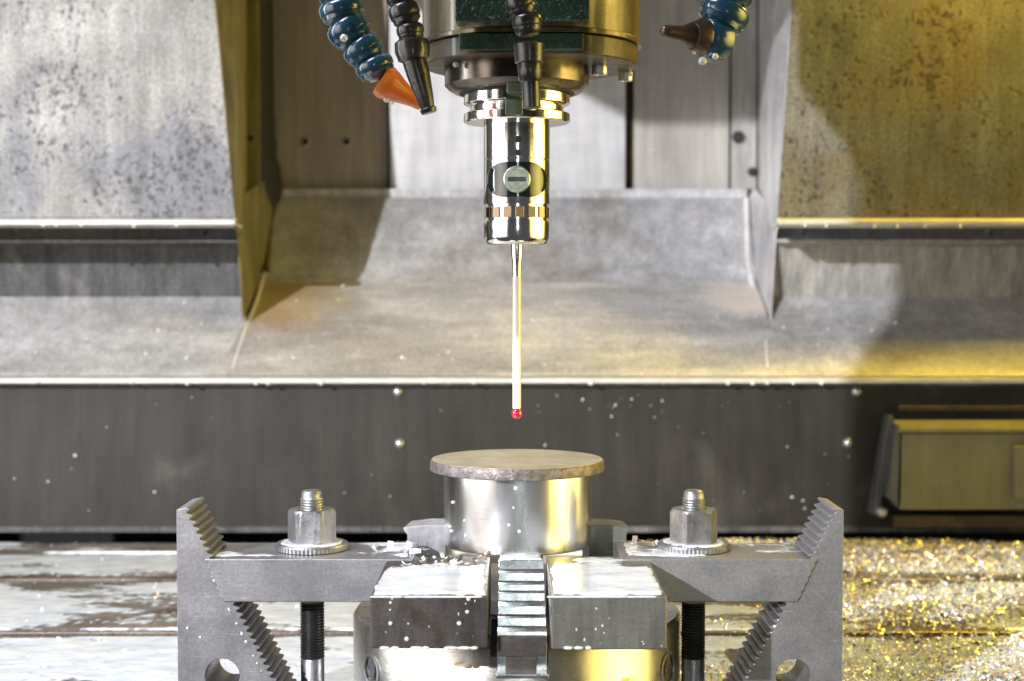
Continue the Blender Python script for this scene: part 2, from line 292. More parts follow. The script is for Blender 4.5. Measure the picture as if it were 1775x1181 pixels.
def chipmat():
    m, nt, b, L = new_mat('metal_chips'); N = nt.nodes.new
    at = N('ShaderNodeAttribute'); at.attribute_name = 'rnd'; cr = N('ShaderNodeValToRGB'); cr.color_ramp.interpolation = 'CONSTANT'
    e = cr.color_ramp.elements; e[0].position = 0; e[0].color = (.80, .80, .80, 1); e[1].position = .34; e[1].color = (.62, .50, .30, 1)
    for p, c in ((.52, (.36, .28, .22, 1)), (.62, (.88, .89, .93, 1)), (.84, (.08, .075, .07, 1)), (.935, (.16, .22, .45, 1)), (.955, (.80, .60, .26, 1))):
        x = e.new(p); x.color = c
    L(at.outputs['Fac'], cr.inputs[0]); L(cr.outputs[0], b.inputs['Base Color']); b.inputs['Metallic'].default_value = .7; b.inputs['Roughness'].default_value = .34
    return m
M['chip'] = chipmat()

# ------------------------------------------------------------------ liquid films, drops and chips
def film(name, x0, x1, y0, y1, z, cell, cover, seed, fscale, h, mat, label, cat, parent=None, sx=1., edge=4., mask=None, amp=.5, kind='stuff', thin=2.):
    """a real sheet of liquid: its rounded rim dips below the surface it lies on wherever the noise says dry"""
    nx = int((x1 - x0) / cell) + 1; ny = int((y1 - y0) / cell) + 1
    xs = np.linspace(x0, x1, nx); ys = np.linspace(y0, y1, ny); Z = np.zeros((ny, nx), dtype=np.float64)
    for j, y in enumerate(ys):
        for i, x in enumerate(xs):
            v = noise.fractal(Vector((x * fscale * sx, y * fscale, seed * 7.3)), 1.0, 2.1, 5) * amp + noise.noise(Vector((x * fscale * 9, y * fscale * 9, seed))) * amp * .2 + cover
            d = min(x - x0, x1 - x, y - y0, y1 - y); v -= max(0., 1 - d / edge) * .8
            if mask: v += mask(x, y)
            Z[j, i] = v
    H = np.where(Z > 0, h * (1 - np.exp(-Z * 14)), np.maximum(Z * 8, -1.) * h)
    vid = -np.ones((ny, nx), dtype=int); keep = np.zeros((ny - 1, nx - 1), dtype=bool)
    W = Z > -.0
    keep = W[:-1, :-1] | W[1:, :-1] | W[:-1, 1:] | W[1:, 1:]
    fj, fi = np.nonzero(keep); used = np.zeros((ny, nx), dtype=bool)
    for dj in (0, 1):
        for di in (0, 1): used[fj + dj, fi + di] = True
    vid[used] = np.arange(used.sum()); jj, ii = np.nonzero(used)
    V = np.stack([xs[ii], ys[jj], z + H[jj, ii]], 1)
    Fc = np.stack([vid[fj, fi], vid[fj, fi + 1], vid[fj + 1, fi + 1], vid[fj + 1, fi]], 1)
    me = bpy.data.meshes.new(name); me.from_pydata(V.tolist(), [], Fc.tolist()); me.update()
    at = me.attributes.new('thick', 'FLOAT', 'POINT'); at.data.foreach_set('value', np.clip(Z[jj, ii], 0, 2) * thin)
    o = finish(name, me, mat, parent, smooth=True, angle=80)
    return tag(o, label, cat, None, kind)
def drops(name, items, mat, label, cat):
    """items: (x, y, z, radius, nx, ny, nz flattening axis) small beads as one object"""
    bm = bmesh.new()
    for (x, y, z, r, sx, sy, sz) in items:
        ret = bmesh.ops.create_icosphere(bm, subdivisions=2, radius=1)
        for v in ret['verts']: v.co = Vector((x + v.co.x * r * sx, y + v.co.y * r * sy, z + v.co.z * r * sz))
    o = from_bm(name, bm, mat, None, angle=80); return tag(o, label, cat, None, 'stuff')

# ================================================================== STRUCTURE : far shell of the machine
Yp = 1540
tag(box('back_wall', -1100, 1100, 1960, 1980, -700, 1100, M['void']), kind='structure')
tag(box('floor', -1100, 1100, 500, 1960, -520, -500, M['void']), kind='structure')
tag(box('left_wall', -1020, -1000, 1300, 1960, -500, 1100, M['enclosure_dark']), kind='structure')
tag(box('blocker', -352, 1000, 495, 520, 128, 1100, M['void']), 'unseen door of the machine, open above the fixture', 'blocker')  # unseen occluder added to keep the work lamp off the right side
tag(box('right_wall', 1000, 1020, 300, 1960, -500, 1100, M['enclosure_dark']), kind='structure')

# ---- table with T slots
ZT = -260
def table_prof():
    p = [(820, ZT - 60), (820, ZT)]
    for s in (1094, 1294):
        p += [(s, ZT), (s + 1, ZT - 1), (s + 1, ZT - 16), (s + 15, ZT - 16), (s + 15, ZT - 1), (s + 17, ZT)]
    p += [(1421, ZT), (1423, ZT - 5), (1428, ZT - 5), (1430, ZT - 1), (1496, ZT - 1), (1496, ZT - 60)]
    return [Vector((-680, y, z)) for y, z in p]
tag(prism('table', table_prof(), (1360, 0, 0), M['table'], bevel=.8), kind='structure')

# ---- lower guard panel
g = thing('lower_guard', 'dark grey vertical guard panel spanning the rear behind the table', 'guard panel', (0, 1530, -256))
lipz = ZZ(662, 1530)
box('panel', -760, 760, 1530, 1534, ZZ(920, 1530), lipz - 1, M['guard'], g)
box('bottom_lip', -760, 760, 1524, 1532, ZZ(923, 1526), ZZ(913, 1526), M['rust'] if False else M['band'], g, bevel=.6)
for px, py in ((690, 679), (693, 769), (1485, 679), (1470, 768)):
    c = P(px, py, 1530)
    lathe('screw', [(0, 4.6), (2.5, 4.2), (4.4, 2.6), (5.2, 0)], (c.x, 1530, c.z), M['zinc'], g, axis=(0, -1, 0), seg=20)
# ---- drip rail with lip
dr = thing('drip_rail', 'long thin bright drip rail with a rolled edge above the dark guard panel', 'drip rail', (0, 1515, ZZ(662, 1515)))
zt = ZZ(645, 1530)
sheet_x('rail', [(1514, ZZ(664, 1514)), (1514, ZZ(657, 1514)), (1519, ZZ(655, 1519)), (1526, ZZ(652, 1526))], 2, -760, 760, M['lip'], dr)
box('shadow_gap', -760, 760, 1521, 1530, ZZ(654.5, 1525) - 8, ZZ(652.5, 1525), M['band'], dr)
# ---- splash ledges left and right (folded sheets)
zA, zB, zC, zD = ZZ(646, 1530), ZZ(560, 1612), ZZ(515, 1640), ZZ(428, 1630)
prof = [(1524, zA - 3), (1530, zA + 1), (1612, zB), (1640, zC), (1630, zD), (1612, ZZ(417, 1612)), (1648, ZZ(415, 1648)), (1648, ZZ(370, 1648))]
def ledge(label, x0, x1, grp, rm):
    t = thing('splash_ledge', label, 'splash ledge', ((x0[0] + x1[0]) / 2, 1530, zA), grp)
    sheet_x('slope', prof[:4], 2, x0[:4], x1[:4], M['sheet'], t)
    sheet_x('riser', prof[3:6], 2, x0[3:6], x1[3:6], rm, t)
    sheet_x('shelf', prof[5:], 2, x0[5:], x1[5:], M['sheet'], t)
    return t
lx = [-302, -302, -287, -288, -293, -294, -294, -294]
rx = [285, 285, 277, 279, 284, 285, 285, 285]
LL = ledge('folded steel splash ledge under the stained panel left of the recess', [-760] * 8, lx, 'splash ledges below the cover panels', M['band'])  # dark left riser: shade of its undercut tilt put into the colour
RL = ledge('folded steel splash ledge under the pitted yellow-lit panel right of the recess', rx, [760] * 8, 'splash ledges below the cover panels', M['side'])
# ---- apron in the recess
zM, zTop = ZZ(475, 1730), ZZ(345, 1778)
ap = thing('recess_apron', 'wide sloping steel apron at the foot of the central recess behind the probe', 'apron sheet', (0, 1530, zA))
yAB = [(1524, zA - 3), (1530, zA + 1), (1612, zB), (1712, zM - 10)]
sheet_x('lower_slope', yAB, 2, [-302, -302, -287, -287], [285, 285, 277, 279], M['apron'], ap)
sheet_x('upper_slope', [(1712, zM - 10), (1722, zM - 3), (1729, zM + 4), (1736, zM + 14), (1778, zTop), (1786, zTop + 2), (1786, zTop + 12)], 2, [-287, -287, -286, -285, -279, -279, -279], [279] * 7, M['sheet'], ap, angle=60)
# triangular left gusset crease that runs across the apron
# ---- recess back plates
zb = ZZ(329, 1800); zt_ = 1000
def plate(label, px0, px1, Y, mat, zbot=zb, t=3):
    o = thing('recess_plate', label, 'wall plate', ((XX(px0, Y) + XX(px1, Y)) / 2, Y, zbot), 'plates lining the recess')
    box('sheet', XX(px0, Y), XX(px1, Y), Y, Y + t, zbot, zt_, mat, o, bevel=.6)
    return o
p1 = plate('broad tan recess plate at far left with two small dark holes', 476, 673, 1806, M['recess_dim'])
for px in (529, 601):
    c = P(px, 246, 1806)
    bm = bmesh.new(); b_lathe(bm, [(6.2, 0), (6.2, 1.5), (4.2, 2), (4.0, -.5)], (c.x, 1806, c.z), (0, -1, 0), 24, cap=False); from_bm('hole_rim', bm, M['recess'], p1)
    bm = bmesh.new(); b_lathe(bm, [(0, .4), (4.5, .4), (4.5, -1)], (c.x, 1806, c.z), (0, -1, 0), 24, cap=False); from_bm('hole', bm, M['void'], p1)
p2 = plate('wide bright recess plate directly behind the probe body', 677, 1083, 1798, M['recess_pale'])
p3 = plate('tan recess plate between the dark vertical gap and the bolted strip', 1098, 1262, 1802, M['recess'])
p4 = plate('narrow grey strip plate with two dark bolts at the right of the recess', 1266, 1309, 1794, M['side'])
for px, py, r in ((1279, 238, 7.5), (1303, 298, 5)):
    c = P(px, py, 1794); lathe('bolt_head', [(r, 0), (r, 5), (r - 1.5, 6.2), (0, 6.2)], (c.x, 1794, c.z), M['near_black'], p4, axis=(0, -1, 0), seg=6 if r > 6 else 20)
dg = box('dark_gap_strip', XX(1080, 1812), XX(1103, 1812), 1812, 1815, zb, zt_, M['rust'])
tag(dg, 'dark brown strip in the gap between two recess plates right of the probe', 'gap strip')
sg = box('seam_strip', -290, 300, 1790, 1800, ZZ(346, 1790) - 4, zb - 2, M['rust'])  # plain brown strip closing the gap above the apron
tag(sg, 'brown seam strip between the recess plates and the apron', 'seam strip')
# ---- recess side walls
def side(name, label, mat, pts, n, bevel=.5):
    o = thing(name, label, 'side sheet', pts[0], None)
    prism('sheet', [Vector(p) for p in pts], n, mat, o, bevel=bevel); return o
xLt, xLb = XX(377, Yp), XX(409, Yp)
zpb, zpt = ZZ(378, Yp), 1000
def lerpx(a, b, za, zb_, z): return a + (b - a) * (z - za) / (zb_ - za)
zf0 = ZZ(0, Yp)
xLtt = lerpx(xLb, xLt, zpb, zf0, zpt)
sw = side('upper_side_sheet', 'yellow-lit upright side sheet on the left edge of the recess', M['side_yellow_lit'],
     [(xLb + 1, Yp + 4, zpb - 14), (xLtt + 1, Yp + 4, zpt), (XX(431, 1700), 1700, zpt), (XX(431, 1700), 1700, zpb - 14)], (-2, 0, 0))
po = thing('corner_post', 'narrow upright post with a small hole beside the dark strip', 'post', (XX(441, 1700), 1700, zb))
box('face', XX(429, 1700), XX(452, 1700), 1700, 1704, ZZ(345, 1700), zpt, M['side_yellow_lit'], po, bevel=.6)
c = P(434, 240, 1700); lathe('hole', [(0, .5), (3.5, .5), (3.5, -1)], (c.x, 1700, c.z), M['void'], po, axis=(0, -1, 0), seg=20)
rs = box('shaded_post_side', XX(452, 1700) - 3, XX(452, 1700), 1704, 1806, ZZ(475, 1760), zpt, M['near_black']); tag(rs, 'dark strip put in for the shaded side of the corner post', 'dark strip')  # black strip stands for the shade on the post's inner side
# crumpled black sheet in front of the seam
bm = bmesh.new()
n = 26; L0 = []; L1 = []
for i in range(n):
    py = 200 + (468 - 200) * i / (n - 1)
    k = min(1, max(0, (py - 230) / 80)); wob = math.sin(i * 1.7) * 1.2 + math.sin(i * .7) * 1.5
    a = P(451, py, 1712); b = P(476 + 12 * k * (1 if py < 360 else .6) + wob, py, 1780)
    L0.append(bm.verts.new(a)); L1.append(bm.verts.new(b))
for i in range(n - 1): bm.faces.new((L0[i], L0[i+1], L1[i+1], L1[i]))
ret = bmesh.ops.extrude_face_region(bm, geom=list(bm.faces)); 
for v in ret['geom']:
    if isinstance(v, bmesh.types.BMVert): v.co += Vector((-1.5, 3, 0))
sk = from_bm('black_skirt', bm, M['near_black']); tag(sk, 'crumpled black skirt hanging in the lower left corner of the recess', 'seal skirt')
# lower left side sheet
side('lower_side_sheet', 'yellow-lit tapering side sheet between the left ledge and the apron', M['side_yellow_lit'],
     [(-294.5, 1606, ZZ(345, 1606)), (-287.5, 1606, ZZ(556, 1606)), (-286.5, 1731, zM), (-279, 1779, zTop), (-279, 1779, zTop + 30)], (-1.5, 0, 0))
c0 = P(470, 350, 1765); c1 = P(463, 470, 1728)
bm = bmesh.new(); b_lathe(bm, [(3.2, 0), (3.6, (c0 - c1).length)], c1, (c0 - c1), 12)
o = from_bm('stained_rod', bm, M['rust']); tag(o, 'thin rust-brown rod leaning in the lower left recess corner', 'rod')
# right side
xRt, xRb = XX(1369, Yp), XX(1347, Yp); xRtt = lerpx(xRb, xRt, zpb, zf0, zpt)
side('upper_side_sheet', 'pale upright side sheet on the right edge of the recess', M['sheet'],
     [(xRb - 1, Yp + 4, zpb - 14), (xRtt - 1, Yp + 4, zpt), (XX(1311, 1800), 1800, zpt), (XX(1311, 1800), 1800, zpb + 20)], (2, 0, 0))
side('lower_side_sheet', 'tapering side sheet with a rounded weld bead right of the apron', M['sheet'],
     [(286, 1626, ZZ(372, 1626)), (278, 1614, ZZ(556, 1614)), (279, 1731, zM), (279, 1779, zTop), (285, 1779, zTop + 14)], (1.5, 0, 0))
def tube(name, pts, rad, mat, parent=None, seg=12, **k):
    bm = bmesh.new(); rings = []
    for i, p in enumerate(pts):
        d = (Vector(pts[min(i+1, len(pts)-1)]) - Vector(pts[max(i-1, 0)])).normalized(); q = d.to_track_quat('Z', 'Y'); r = rad[i] if isinstance(rad, (list, tuple)) else rad
        rings.append([bm.verts.new(Vector(p) + q @ Vector((r*math.cos(2*math.pi*j/seg), r*math.sin(2*math.pi*j/seg), 0))) for j in range(seg)])
    for a, b in zip(rings[:-1], rings[1:]):
        for j in range(seg): bm.faces.new((a[j], a[(j+1)%seg], b[(j+1)%seg], b[j]))
    bm.faces.new(rings[0][::-1]); bm.faces.new(rings[-1]); return from_bm(name, bm, mat, parent, **k)
wb = tube('weld_bead', [P(px, py, Y) for px, py, Y in ((1294, 345, 1776), (1295, 400, 1756), (1296, 440, 1742), (1300, 475, 1729), (1310, 510, 1690), (1321, 545, 1640), (1328, 600, 1575), (1331, 640, 1536))], [3, 3, 3, 3.4, 3.4, 3, 2.2, 1.6], M['lip'])
tag(wb, 'pale rounded weld bead running down the right edge of the apron', 'weld bead')
wb = tube('seam_bead', [P(px, py, Y) for px, py, Y in ((458, 474, 1728), (445, 520, 1665), (431, 556, 1618), (416, 600, 1575), (403, 640, 1536))], [2, 2.2, 2.2, 2, 1.6], M['lip'])
tag(wb, 'pale seam bead curving down the left edge of the apron', 'seam bead')

# ---- upper cover panels
def cover(label, xs, mat, screws, side_):
    # xs: outer x, inner-bottom x, inner-top x
    t = thing('cover_panel', label, 'cover panel', ((xs[0] + xs[1]) / 2, Yp, zpb), 'large upper cover panels')
    prism('sheet', [Vector((xs[0], Yp, zpb)), Vector((xs[1], Yp, zpb)), Vector((xs[2], Yp, zpt)), Vector((xs[0], Yp, zpt))], (0, 4, 0), mat, t, bevel=.6)
    a, b = sorted((xs[0], xs[1] + side_ * 2))
    yl = 1526
    sheet_x('bottom_lip', [(Yp + 30, zpb - 9), (yl, zpb - 6.8), (yl, zpb - 3.6), (Yp - 1, zpb - .5)], 2, a, b, M['lip'], t)
    for px, py in screws:
        c = P(px, py, 1640); lathe('screw', [(0, 4), (2.6, 3.4), (4, 2), (4.4, 0)], (c.x, 1648, c.z), M['zinc'], t, axis=(0, -1, 0), seg=16)
    return t
cover('large pale stained cover panel filling the upper left, cloudy grey and pitted', (-760, xLb, xLtt), M['cover'], ((20, 400), (350, 400)), 1)
cover('large darkly pitted cover panel filling the upper right, mostly yellow-lit', (760, xRb, xRtt), M['cover_worn'], ((1392, 400), (1718, 402)), -1)

# ---- small olive box, bracket and pipe at the lower right
Yb = 1482
ob = thing('terminal_box', 'olive flat-fronted box with a folded lid against the dark guard panel', 'box', (XX(1670, Yb), Yb, ZZ(884, Yb)))
box('body', XX(1564, Yb), 520, Yb, 1524, ZZ(884, Yb), ZZ(752, Yb), M['oldbox'], ob, bevel=.8)
prism('lid', [Vector((XX(1557, Yb), Yb - 3, ZZ(750, Yb))), Vector((XX(1557, Yb), Yb - 3, ZZ(743, Yb))), Vector((XX(1557, Yb), 1500, ZZ(743, Yb) + 7)), Vector((XX(1557, Yb), 1500, ZZ(743, Yb) + 2))], (520 - XX(1557, Yb), 0, 0), M['oldbox'], ob, bevel=.5)
box('front_cover', XX(1757, Yb), 515, Yb - 8, Yb, ZZ(862, Yb), ZZ(772, Yb), M['oldbox'], ob, bevel=1)
rl = box('guide_strip', XX(1560, 1500), 560, 1500, 1504, ZZ(712, 1500), ZZ(704, 1500), M['rust'], bevel=.5); tag(rl, 'thin brown strip running above the olive box', 'strip')
bb = prism('bottom_rail', [Vector((XX(1545, 1510), 1490, ZZ(915, 1490))), Vector((XX(1545, 1510), 1490, ZZ(894, 1490))), Vector((XX(1545, 1510), 1512, ZZ(890, 1512))), Vector((XX(1545, 1510), 1512, ZZ(915, 1512)))], (330, 0, 0), M['rust'], bevel=1)
tag(bb, 'rust-brown rail below the olive box', 'rail')
br = thing('bracket', 'dark blue-grey tapering bracket with two ribs left of the olive box', 'bracket', P(1540, 890, 1490))
for (a, b, c_, d, Y, dy) in (((1541, 722), (1549, 722), (1524, 893), (1512, 893), 1500, 4), ((1553, 735), (1561, 738), (1556, 878), (1537, 862), 1480, 4)):
    prism('rib', [P(*a, Y), P(*b, Y), P(*c_, Y), P(*d, Y)], (0, dy + 20, 0), M['band'], br, bevel=.8)
lathe('bolt', [(0, 6), (4, 5), (6, 0)], P(1528, 888, 1498), M['zinc'], br, axis=(0, -1, 0), seg=16)

# ================================================================== SPINDLE HEAD
XA, YA = 2.9, 900
K = 2600 / 900
def za(py): return ZZ(py, YA)
hc = XX(920, YA)
sh = thing('spindle_head', 'oily spindle nose with flat green front plates and bronze flange ring above the probe', 'spindle head', (hc, YA, 115))
def cutcyl(name, r, yf, z0, z1, mat, bev=.8, seg=96, x_c=hc):
    """upright cylinder with its front cut flat at y = yf"""
    pts = []
    for i in range(seg):
        a = 2 * math.pi * i / seg; x = r * math.cos(a); y = r * math.sin(a)
        pts.append(Vector((x_c + x, YA + max(y, yf - YA), z0)))
    return prism(name, pts, (0, 0, z1 - z0), mat, sh, bevel=bev)
zfb = ZZ(93.5, 843); zft = ZZ(57, 843)
cutcyl('flange', 63.5, 843, zfb, zft, M['flange'], 1.2)
cutcyl('flange_step', 66.0, 841, zft, zft + 3.0, M['house'], .5)
lathe('housing', [(64.5, 0), (64.5, 150), (95, 210), (130, 260), (130, 420)], (hc, YA, zft + 3), M['house'], sh, seg=96)
box('front_plate', XX(790, 838), XX(1021, 838), 833, 850, zft + 4.5, 260, M['green'], sh, bevel=1)
box('green_band', XX(797, 841), XX(1010, 841), 838, 846, zfb + 1.5, zft - 1.0, M['green'], sh, bevel=.6)
lathe('nose_ring', [(37, -2), (40.5, 0), (43, 2.5), (43.2, 14), (42.2, 15), (42.2, 20)], (XA, YA, za(157)), M['nose'], sh, seg=96)
lathe('nose_bore', [(34.5, 0), (34.5, 5)], (XA, YA, za(164)), M['near_black'], sh)
for (px, py) in ((1084, 122), (790, 108), (1040, 100)):
    c = P(px, py, YA + (20 if px == 1084 else -8)); c.z = zfb
    lathe('cap_screw', [(0, 4), (2, 4), (2.2, 5), (4.3, 5), (4.6, 4.2), (4.6, 0)], c, M['zinc'], sh, axis=(0, 0, -1), seg=24)
kx0, kx1 = XX(878, 862), XX(906, 862)
dk = box('drive_key', kx0, kx1, 861, 880, za(174), za(112), M['greenkey'], sh, bevel=.8)
box('casting', -435, 520, 900, 1400, 482, 700, M['house'], sh, bevel=20)

# ================================================================== TOUCH PROBE
pr = thing('touch_probe', 'chrome touch probe with dark oval window pad, white stylus and red ball tip', 'touch probe', (XA, YA, -81.5))
lathe('taper_flange', [(24, za(160)), (31.5, za(165)), (31.7, za(181)), (31, za(183)), (27.6, za(187)), (27.6, za(194)), (31, za(198)), (31.7, za(199.5)), (31.7, za(212)), (30.8, za(214)), (19.7, za(214.2))][::-1], (XA, YA, 0), M['chrome'], pr, seg=96)
box('flange_slot_key', XX(876, 866), XX(906, 866), 866.6, 880, za(210), za(184), M['greenkey'], pr, bevel=.5)
lathe('upper_body', [(19.75, za(278)), (19.75, za(212))], (XA, YA, 0), M['chrome'], pr, seg=96, bevel=.3)
lathe('lower_body', [(19.6, za(355.5)), (19.75, za(354)), (19.75, za(280)), (19.3, za(279.2)), (19.3, za(278))], (XA, YA, 0), M['chrome'], pr, seg=96)
lathe('window_ring', [(18.7, za(384)), (18.7, za(355))], (XA, YA, 0), M['chrome'], pr, seg=96)
for i in range(16):
    a = R(-90 + i * 22.5 + 5); mat = (M['amber'], M['blackglass'], M['amber'], M['blackglass'], M['amber'])[i % 5]
    c = Vector((XA + 18.4 * math.cos(a), YA + 18.4 * math.sin(a), za(369.5)))
    bm = bmesh.new(); b_box(bm, -2.5, 2.5, -1, 1, -3.2, 3.2); bmesh.ops.rotate(bm, verts=bm.verts, matrix=Matrix.Rotation(a + R(90), 3, 'Z')); bmesh.ops.translate(bm, verts=bm.verts, vec=c)
    from_bm('window', bm, mat, pr, bevel=.3)
lathe('end_cap', [(0, za(423.5)), (4, za(424)), (15.2, za(425.2)), (17.5, za(423.5)), (19.0, za(419)), (19.6, za(412)), (19.7, za(384.2)), (18.5, za(383))], (XA, YA, 0), M['chrome'], pr, seg=96)
# oval window pad wrapped round the body
def wrap_pad(name, hw, hh, r0, r1, zc, mat):
    bm = bmesh.new(); na = 60; outline = []
    rc = hh
    for i in range(na):
        a = 2 * math.pi * i / na; cx = (hw - rc) * (1 if math.cos(a) >= 0 else -1)
        outline.append((cx + rc * math.cos(a), rc * math.sin(a)))
    full = []
    for i in range(na):
        p, q = outline[i], outline[(i + 1) % na]; k = max(1, int(abs(q[0] - p[0]) / 1.2)); full += [(p[0] + (q[0] - p[0]) * j / k, p[1] + (q[1] - p[1]) * j / k) for j in range(k)]
    outline = full; na = len(full)
    rows = []
    for f, r in ((1.0, r0), (1.0, r1 - .3), (.985, r1), (.8, r1), (.6, r1), (.4, r1), (.2, r1)):
        ring = []
        for (s, z) in outline:
            th = math.asin(s * f / 19.75)
            ring.append(bm.verts.new((XA + r * math.sin(th), YA - r * math.cos(th), zc + z * f)))
        rows.append(ring)
    for a, b in zip(rows[:-1], rows[1:]):
        for i in range(na): bm.faces.new((a[i], a[(i+1)%na], b[(i+1)%na], b[i]))
    cv = bm.verts.new((XA, YA - r1, zc))
    for i in range(na): bm.faces.new((rows[-1][i], rows[-1][(i+1)%na], cv))
    return from_bm(name, bm, mat, pr, angle=50)
zc = za(315)
wrap_pad('window_pad', 18.0, 10.3, 19.2, 20.15, zc, M['pad'])
cs = lathe('battery_cap', [(7.9, 0), (7.9, 1.2), (7.3, 1.8), (5.6, 1.8), (5.4, 1.4), (0, 1.4)], (XA, YA - 19.6, zc), M['screw'], pr, axis=(0, -1, 0), seg=48)
bx = box('coin_slot', XA - 5.6, XA + 5.6, YA - 21.6, YA - 20.6, zc - 1.3, zc + 1.3, M['pad'], pr, bevel=.3)
for py in (247, 269.5):
    lathe('port_hole', [(0, .25), (1.95, .25), (2.1, -1)], (XX(898.5, 880), YA - 19.65, za(py)), M['blackglass'], pr, axis=(0, -1, 0), seg=24)
lathe('stylus_holder', [(2.3, za(486)), (2.4, za(478)), (2.9, za(455)), (3.6, za(436)), (3.7, za(424))], (XA, YA, 0), M['chrome'], pr, seg=32)
lathe('stylus', [(2.5, za(708)), (2.5, za(480))], (XA, YA, 0), M['ceramic'], pr, seg=32)
zbk = za(717)
lathe('ruby_ball', [(3.3 * math.sin(math.pi * i / 24), -3.3 * math.cos(math.pi * i / 24)) for i in range(25)], (XA, YA, zbk), M['ruby'], pr, seg=40, angle=80)
lathe('ball_stem', [(1.5, za(712)), (1.5, za(706))], (XA, YA, 0), M['thread'], pr, seg=16)

# ================================================================== COOLANT HOSES
def hose(name, label, path, mat, Y, grp, nozzle=None):
    """path: (px, py, half width px) of each ball-and-cup segment, from the top down"""
    s = Y / 2600
    t = thing(name, label, 'hose', P(path[0][0], path[0][1], Y), grp)
    pts = [P(a, b, Y) for a, b, _ in path]
    for i in range(len(pts) - 1):
        a, b = pts[i], pts[i+1]; r = path[i][2] * s; r2 = path[i+1][2] * s * .92; L = (b - a).length
        prof = [(r * .55, -L * .20), (r * .80, -L * .14), (r * .93, -L * .04), (r * .99, L * .10), (r, L * .24), (r * .985, L * .44), (r * .96, L * .50), (r * .93, L * .515), (r * .905, L * .53), (r * .90, L * .72), (r2 * .84, L * .86), (r2 * .70, L * .98)]
        lathe('segment', prof, a, mat, t, axis=(b - a), seg=40, angle=40)
    if nozzle:
        for (nm, prof, a, b, m2) in nozzle:
            A, B = P(a[0], a[1], Y + (a[2] if len(a) > 2 else 0)), P(b[0], b[1], Y + (b[2] if len(b) > 2 else 0)); L = (B - A).length
            lathe(nm, [(r * s, f * L) for r, f in prof], A, m2, t, axis=(B - A), seg=40, angle=40)
    return t
hose('coolant_hose', 'blue segmented coolant hose at upper left ending in an orange nozzle', [(572, -58, 36), (582, -26, 37), (590, 8, 39), (598, 42, 38), (622, 78, 35), (646, 108, 34), (659, 136, 29)], M['bluehose'], 838, 'segmented coolant hoses at the spindle',
     [('nozzle', [(27, -.14), (30, .02), (27, .18), (21, .40), (13, .80), (11, 1.0), (9, 1.08), (7, 1.08)], (668, 143), (727, 180, 4), M['orange'])])
hose('coolant_hose', 'blue segmented coolant hose at upper right with a dark nozzle pointing left', [(1272, -62, 42), (1268, -26, 43), (1262, 12, 44), (1240, 52, 40)], M['bluehose'], 830, 'segmented coolant hoses at the spindle',
     [('cup', [(30, -.5), (38, -.3), (40, .1), (38, .5), (34, .8), (22, 1.0)], (1240, 68, 0), (1216, 64, -6), M['bluehose']),
      ('collar_ring', [(30, 0), (32, .3), (24, 1.0)], (1222, 64, -4), (1200, 62, -8), M['brownnozzle']),
      ('nozzle', [(25, -.1), (22, .15), (13, .45), (11, .9), (9, 1.05), (5, 1.1)], (1204, 62, -6), (1152, 54, -16), M['brownnozzle'])])
hose('thin_hose', 'thin black segmented hose beside the orange nozzle, its tapered tip pointing down', [(684, -55, 27), (690, -22, 27), (697, 12, 27), (710, 46, 24), (714, 72, 24)], M['blackhose'], 806, 'thin black hoses',
     [('swivel', [(20, 0), (29, .15), (31, .5), (27, .9), (18, 1.0)], (712, 66), (718, 108), M['blackhose']),
      ('nozzle', [(21, 0), (20, .3), (14, .8), (12, .9), (15, .93), (13, 1.0), (8, 1.0)], (718, 104), (744, 196), M['blackhose'])])
hose('thin_hose', 'black segmented hose hanging in front of the middle of the spindle nose', [(890, -60, 24), (892, -30, 24), (897, -2, 26), (912, 30, 26), (917, 62, 27)], M['blackhose'], 800, 'thin black hoses',
     [('swivel', [(22, 0), (27, .1), (25, .9), (19, 1.0)], (917, 74), (918, 112), M['blackhose']),
      ('nozzle', [(19, 0), (22, .06), (20, .4), (16, .45), (15, .95), (9, 1.0)], (918, 104), (922, 190), M['blackhose'])])

# ================================================================== CHUCK AND JAWS
CY_, CXX = 900, 3
ch = thing('lathe_chuck', 'round steel chuck clamped to the table, two milk-wet blocks on its face', 'chuck', (CXX, CY_, ZT))
lathe('body', [(96, ZT + .5), (98.5, ZT + 3), (98.5, -199), (96.5, -196), (60, -196)], (CXX, CY_, 0), M['turned'] if False else metal('chuck_body_steel', (.42, .40, .37), (.60, .58, .54), .2, .34, .9, 26, (1, 1, .5), stain=((.26, .17, .09), 55, .60, .08), brush=(60, (1, 1, 30), .25)), ch, seg=128)
lathe('face_plate', [(76, -197), (78, -195), (78, -185), (77, -183.6), (0, -183.6)], (CXX, CY_, 0), M['steel'], ch, seg=96)
for px in (637, 1166):
    a = math.asin((XX(px, 830) - CXX) / 98.5); ax = Vector((math.sin(a), -math.cos(a), 0)); c = Vector((CXX, CY_, ZZ(1176, 830))) + ax * 98.3
    lathe('socket_rim', [(9.5, -1), (9.5, .9), (8, 1.2), (7.6, .6), (7.6, -1)], c, M['bolt'], ch, axis=ax, seg=32)
    lathe('socket_bore', [(7.6, .1), (0, .1)], c, M['void'], ch, axis=ax, seg=32)
    lathe('screw_key', [(5, .2), (5, .9), (3.4, .9), (3.4, .3), (0, .3)], c, M['bolt'], ch, axis=ax, seg=6)
ZJ = -157.5
jl = (XX(640, 749), XX(845, 749)); jr = (XX(956, 749), XX(1158, 749))
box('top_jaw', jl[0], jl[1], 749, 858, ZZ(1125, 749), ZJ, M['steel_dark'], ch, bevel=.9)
box('top_jaw', jr[0], jr[1], 749, 858, ZZ(1127, 749), ZJ, M['steel_yellow_lit'], ch, bevel=.9)
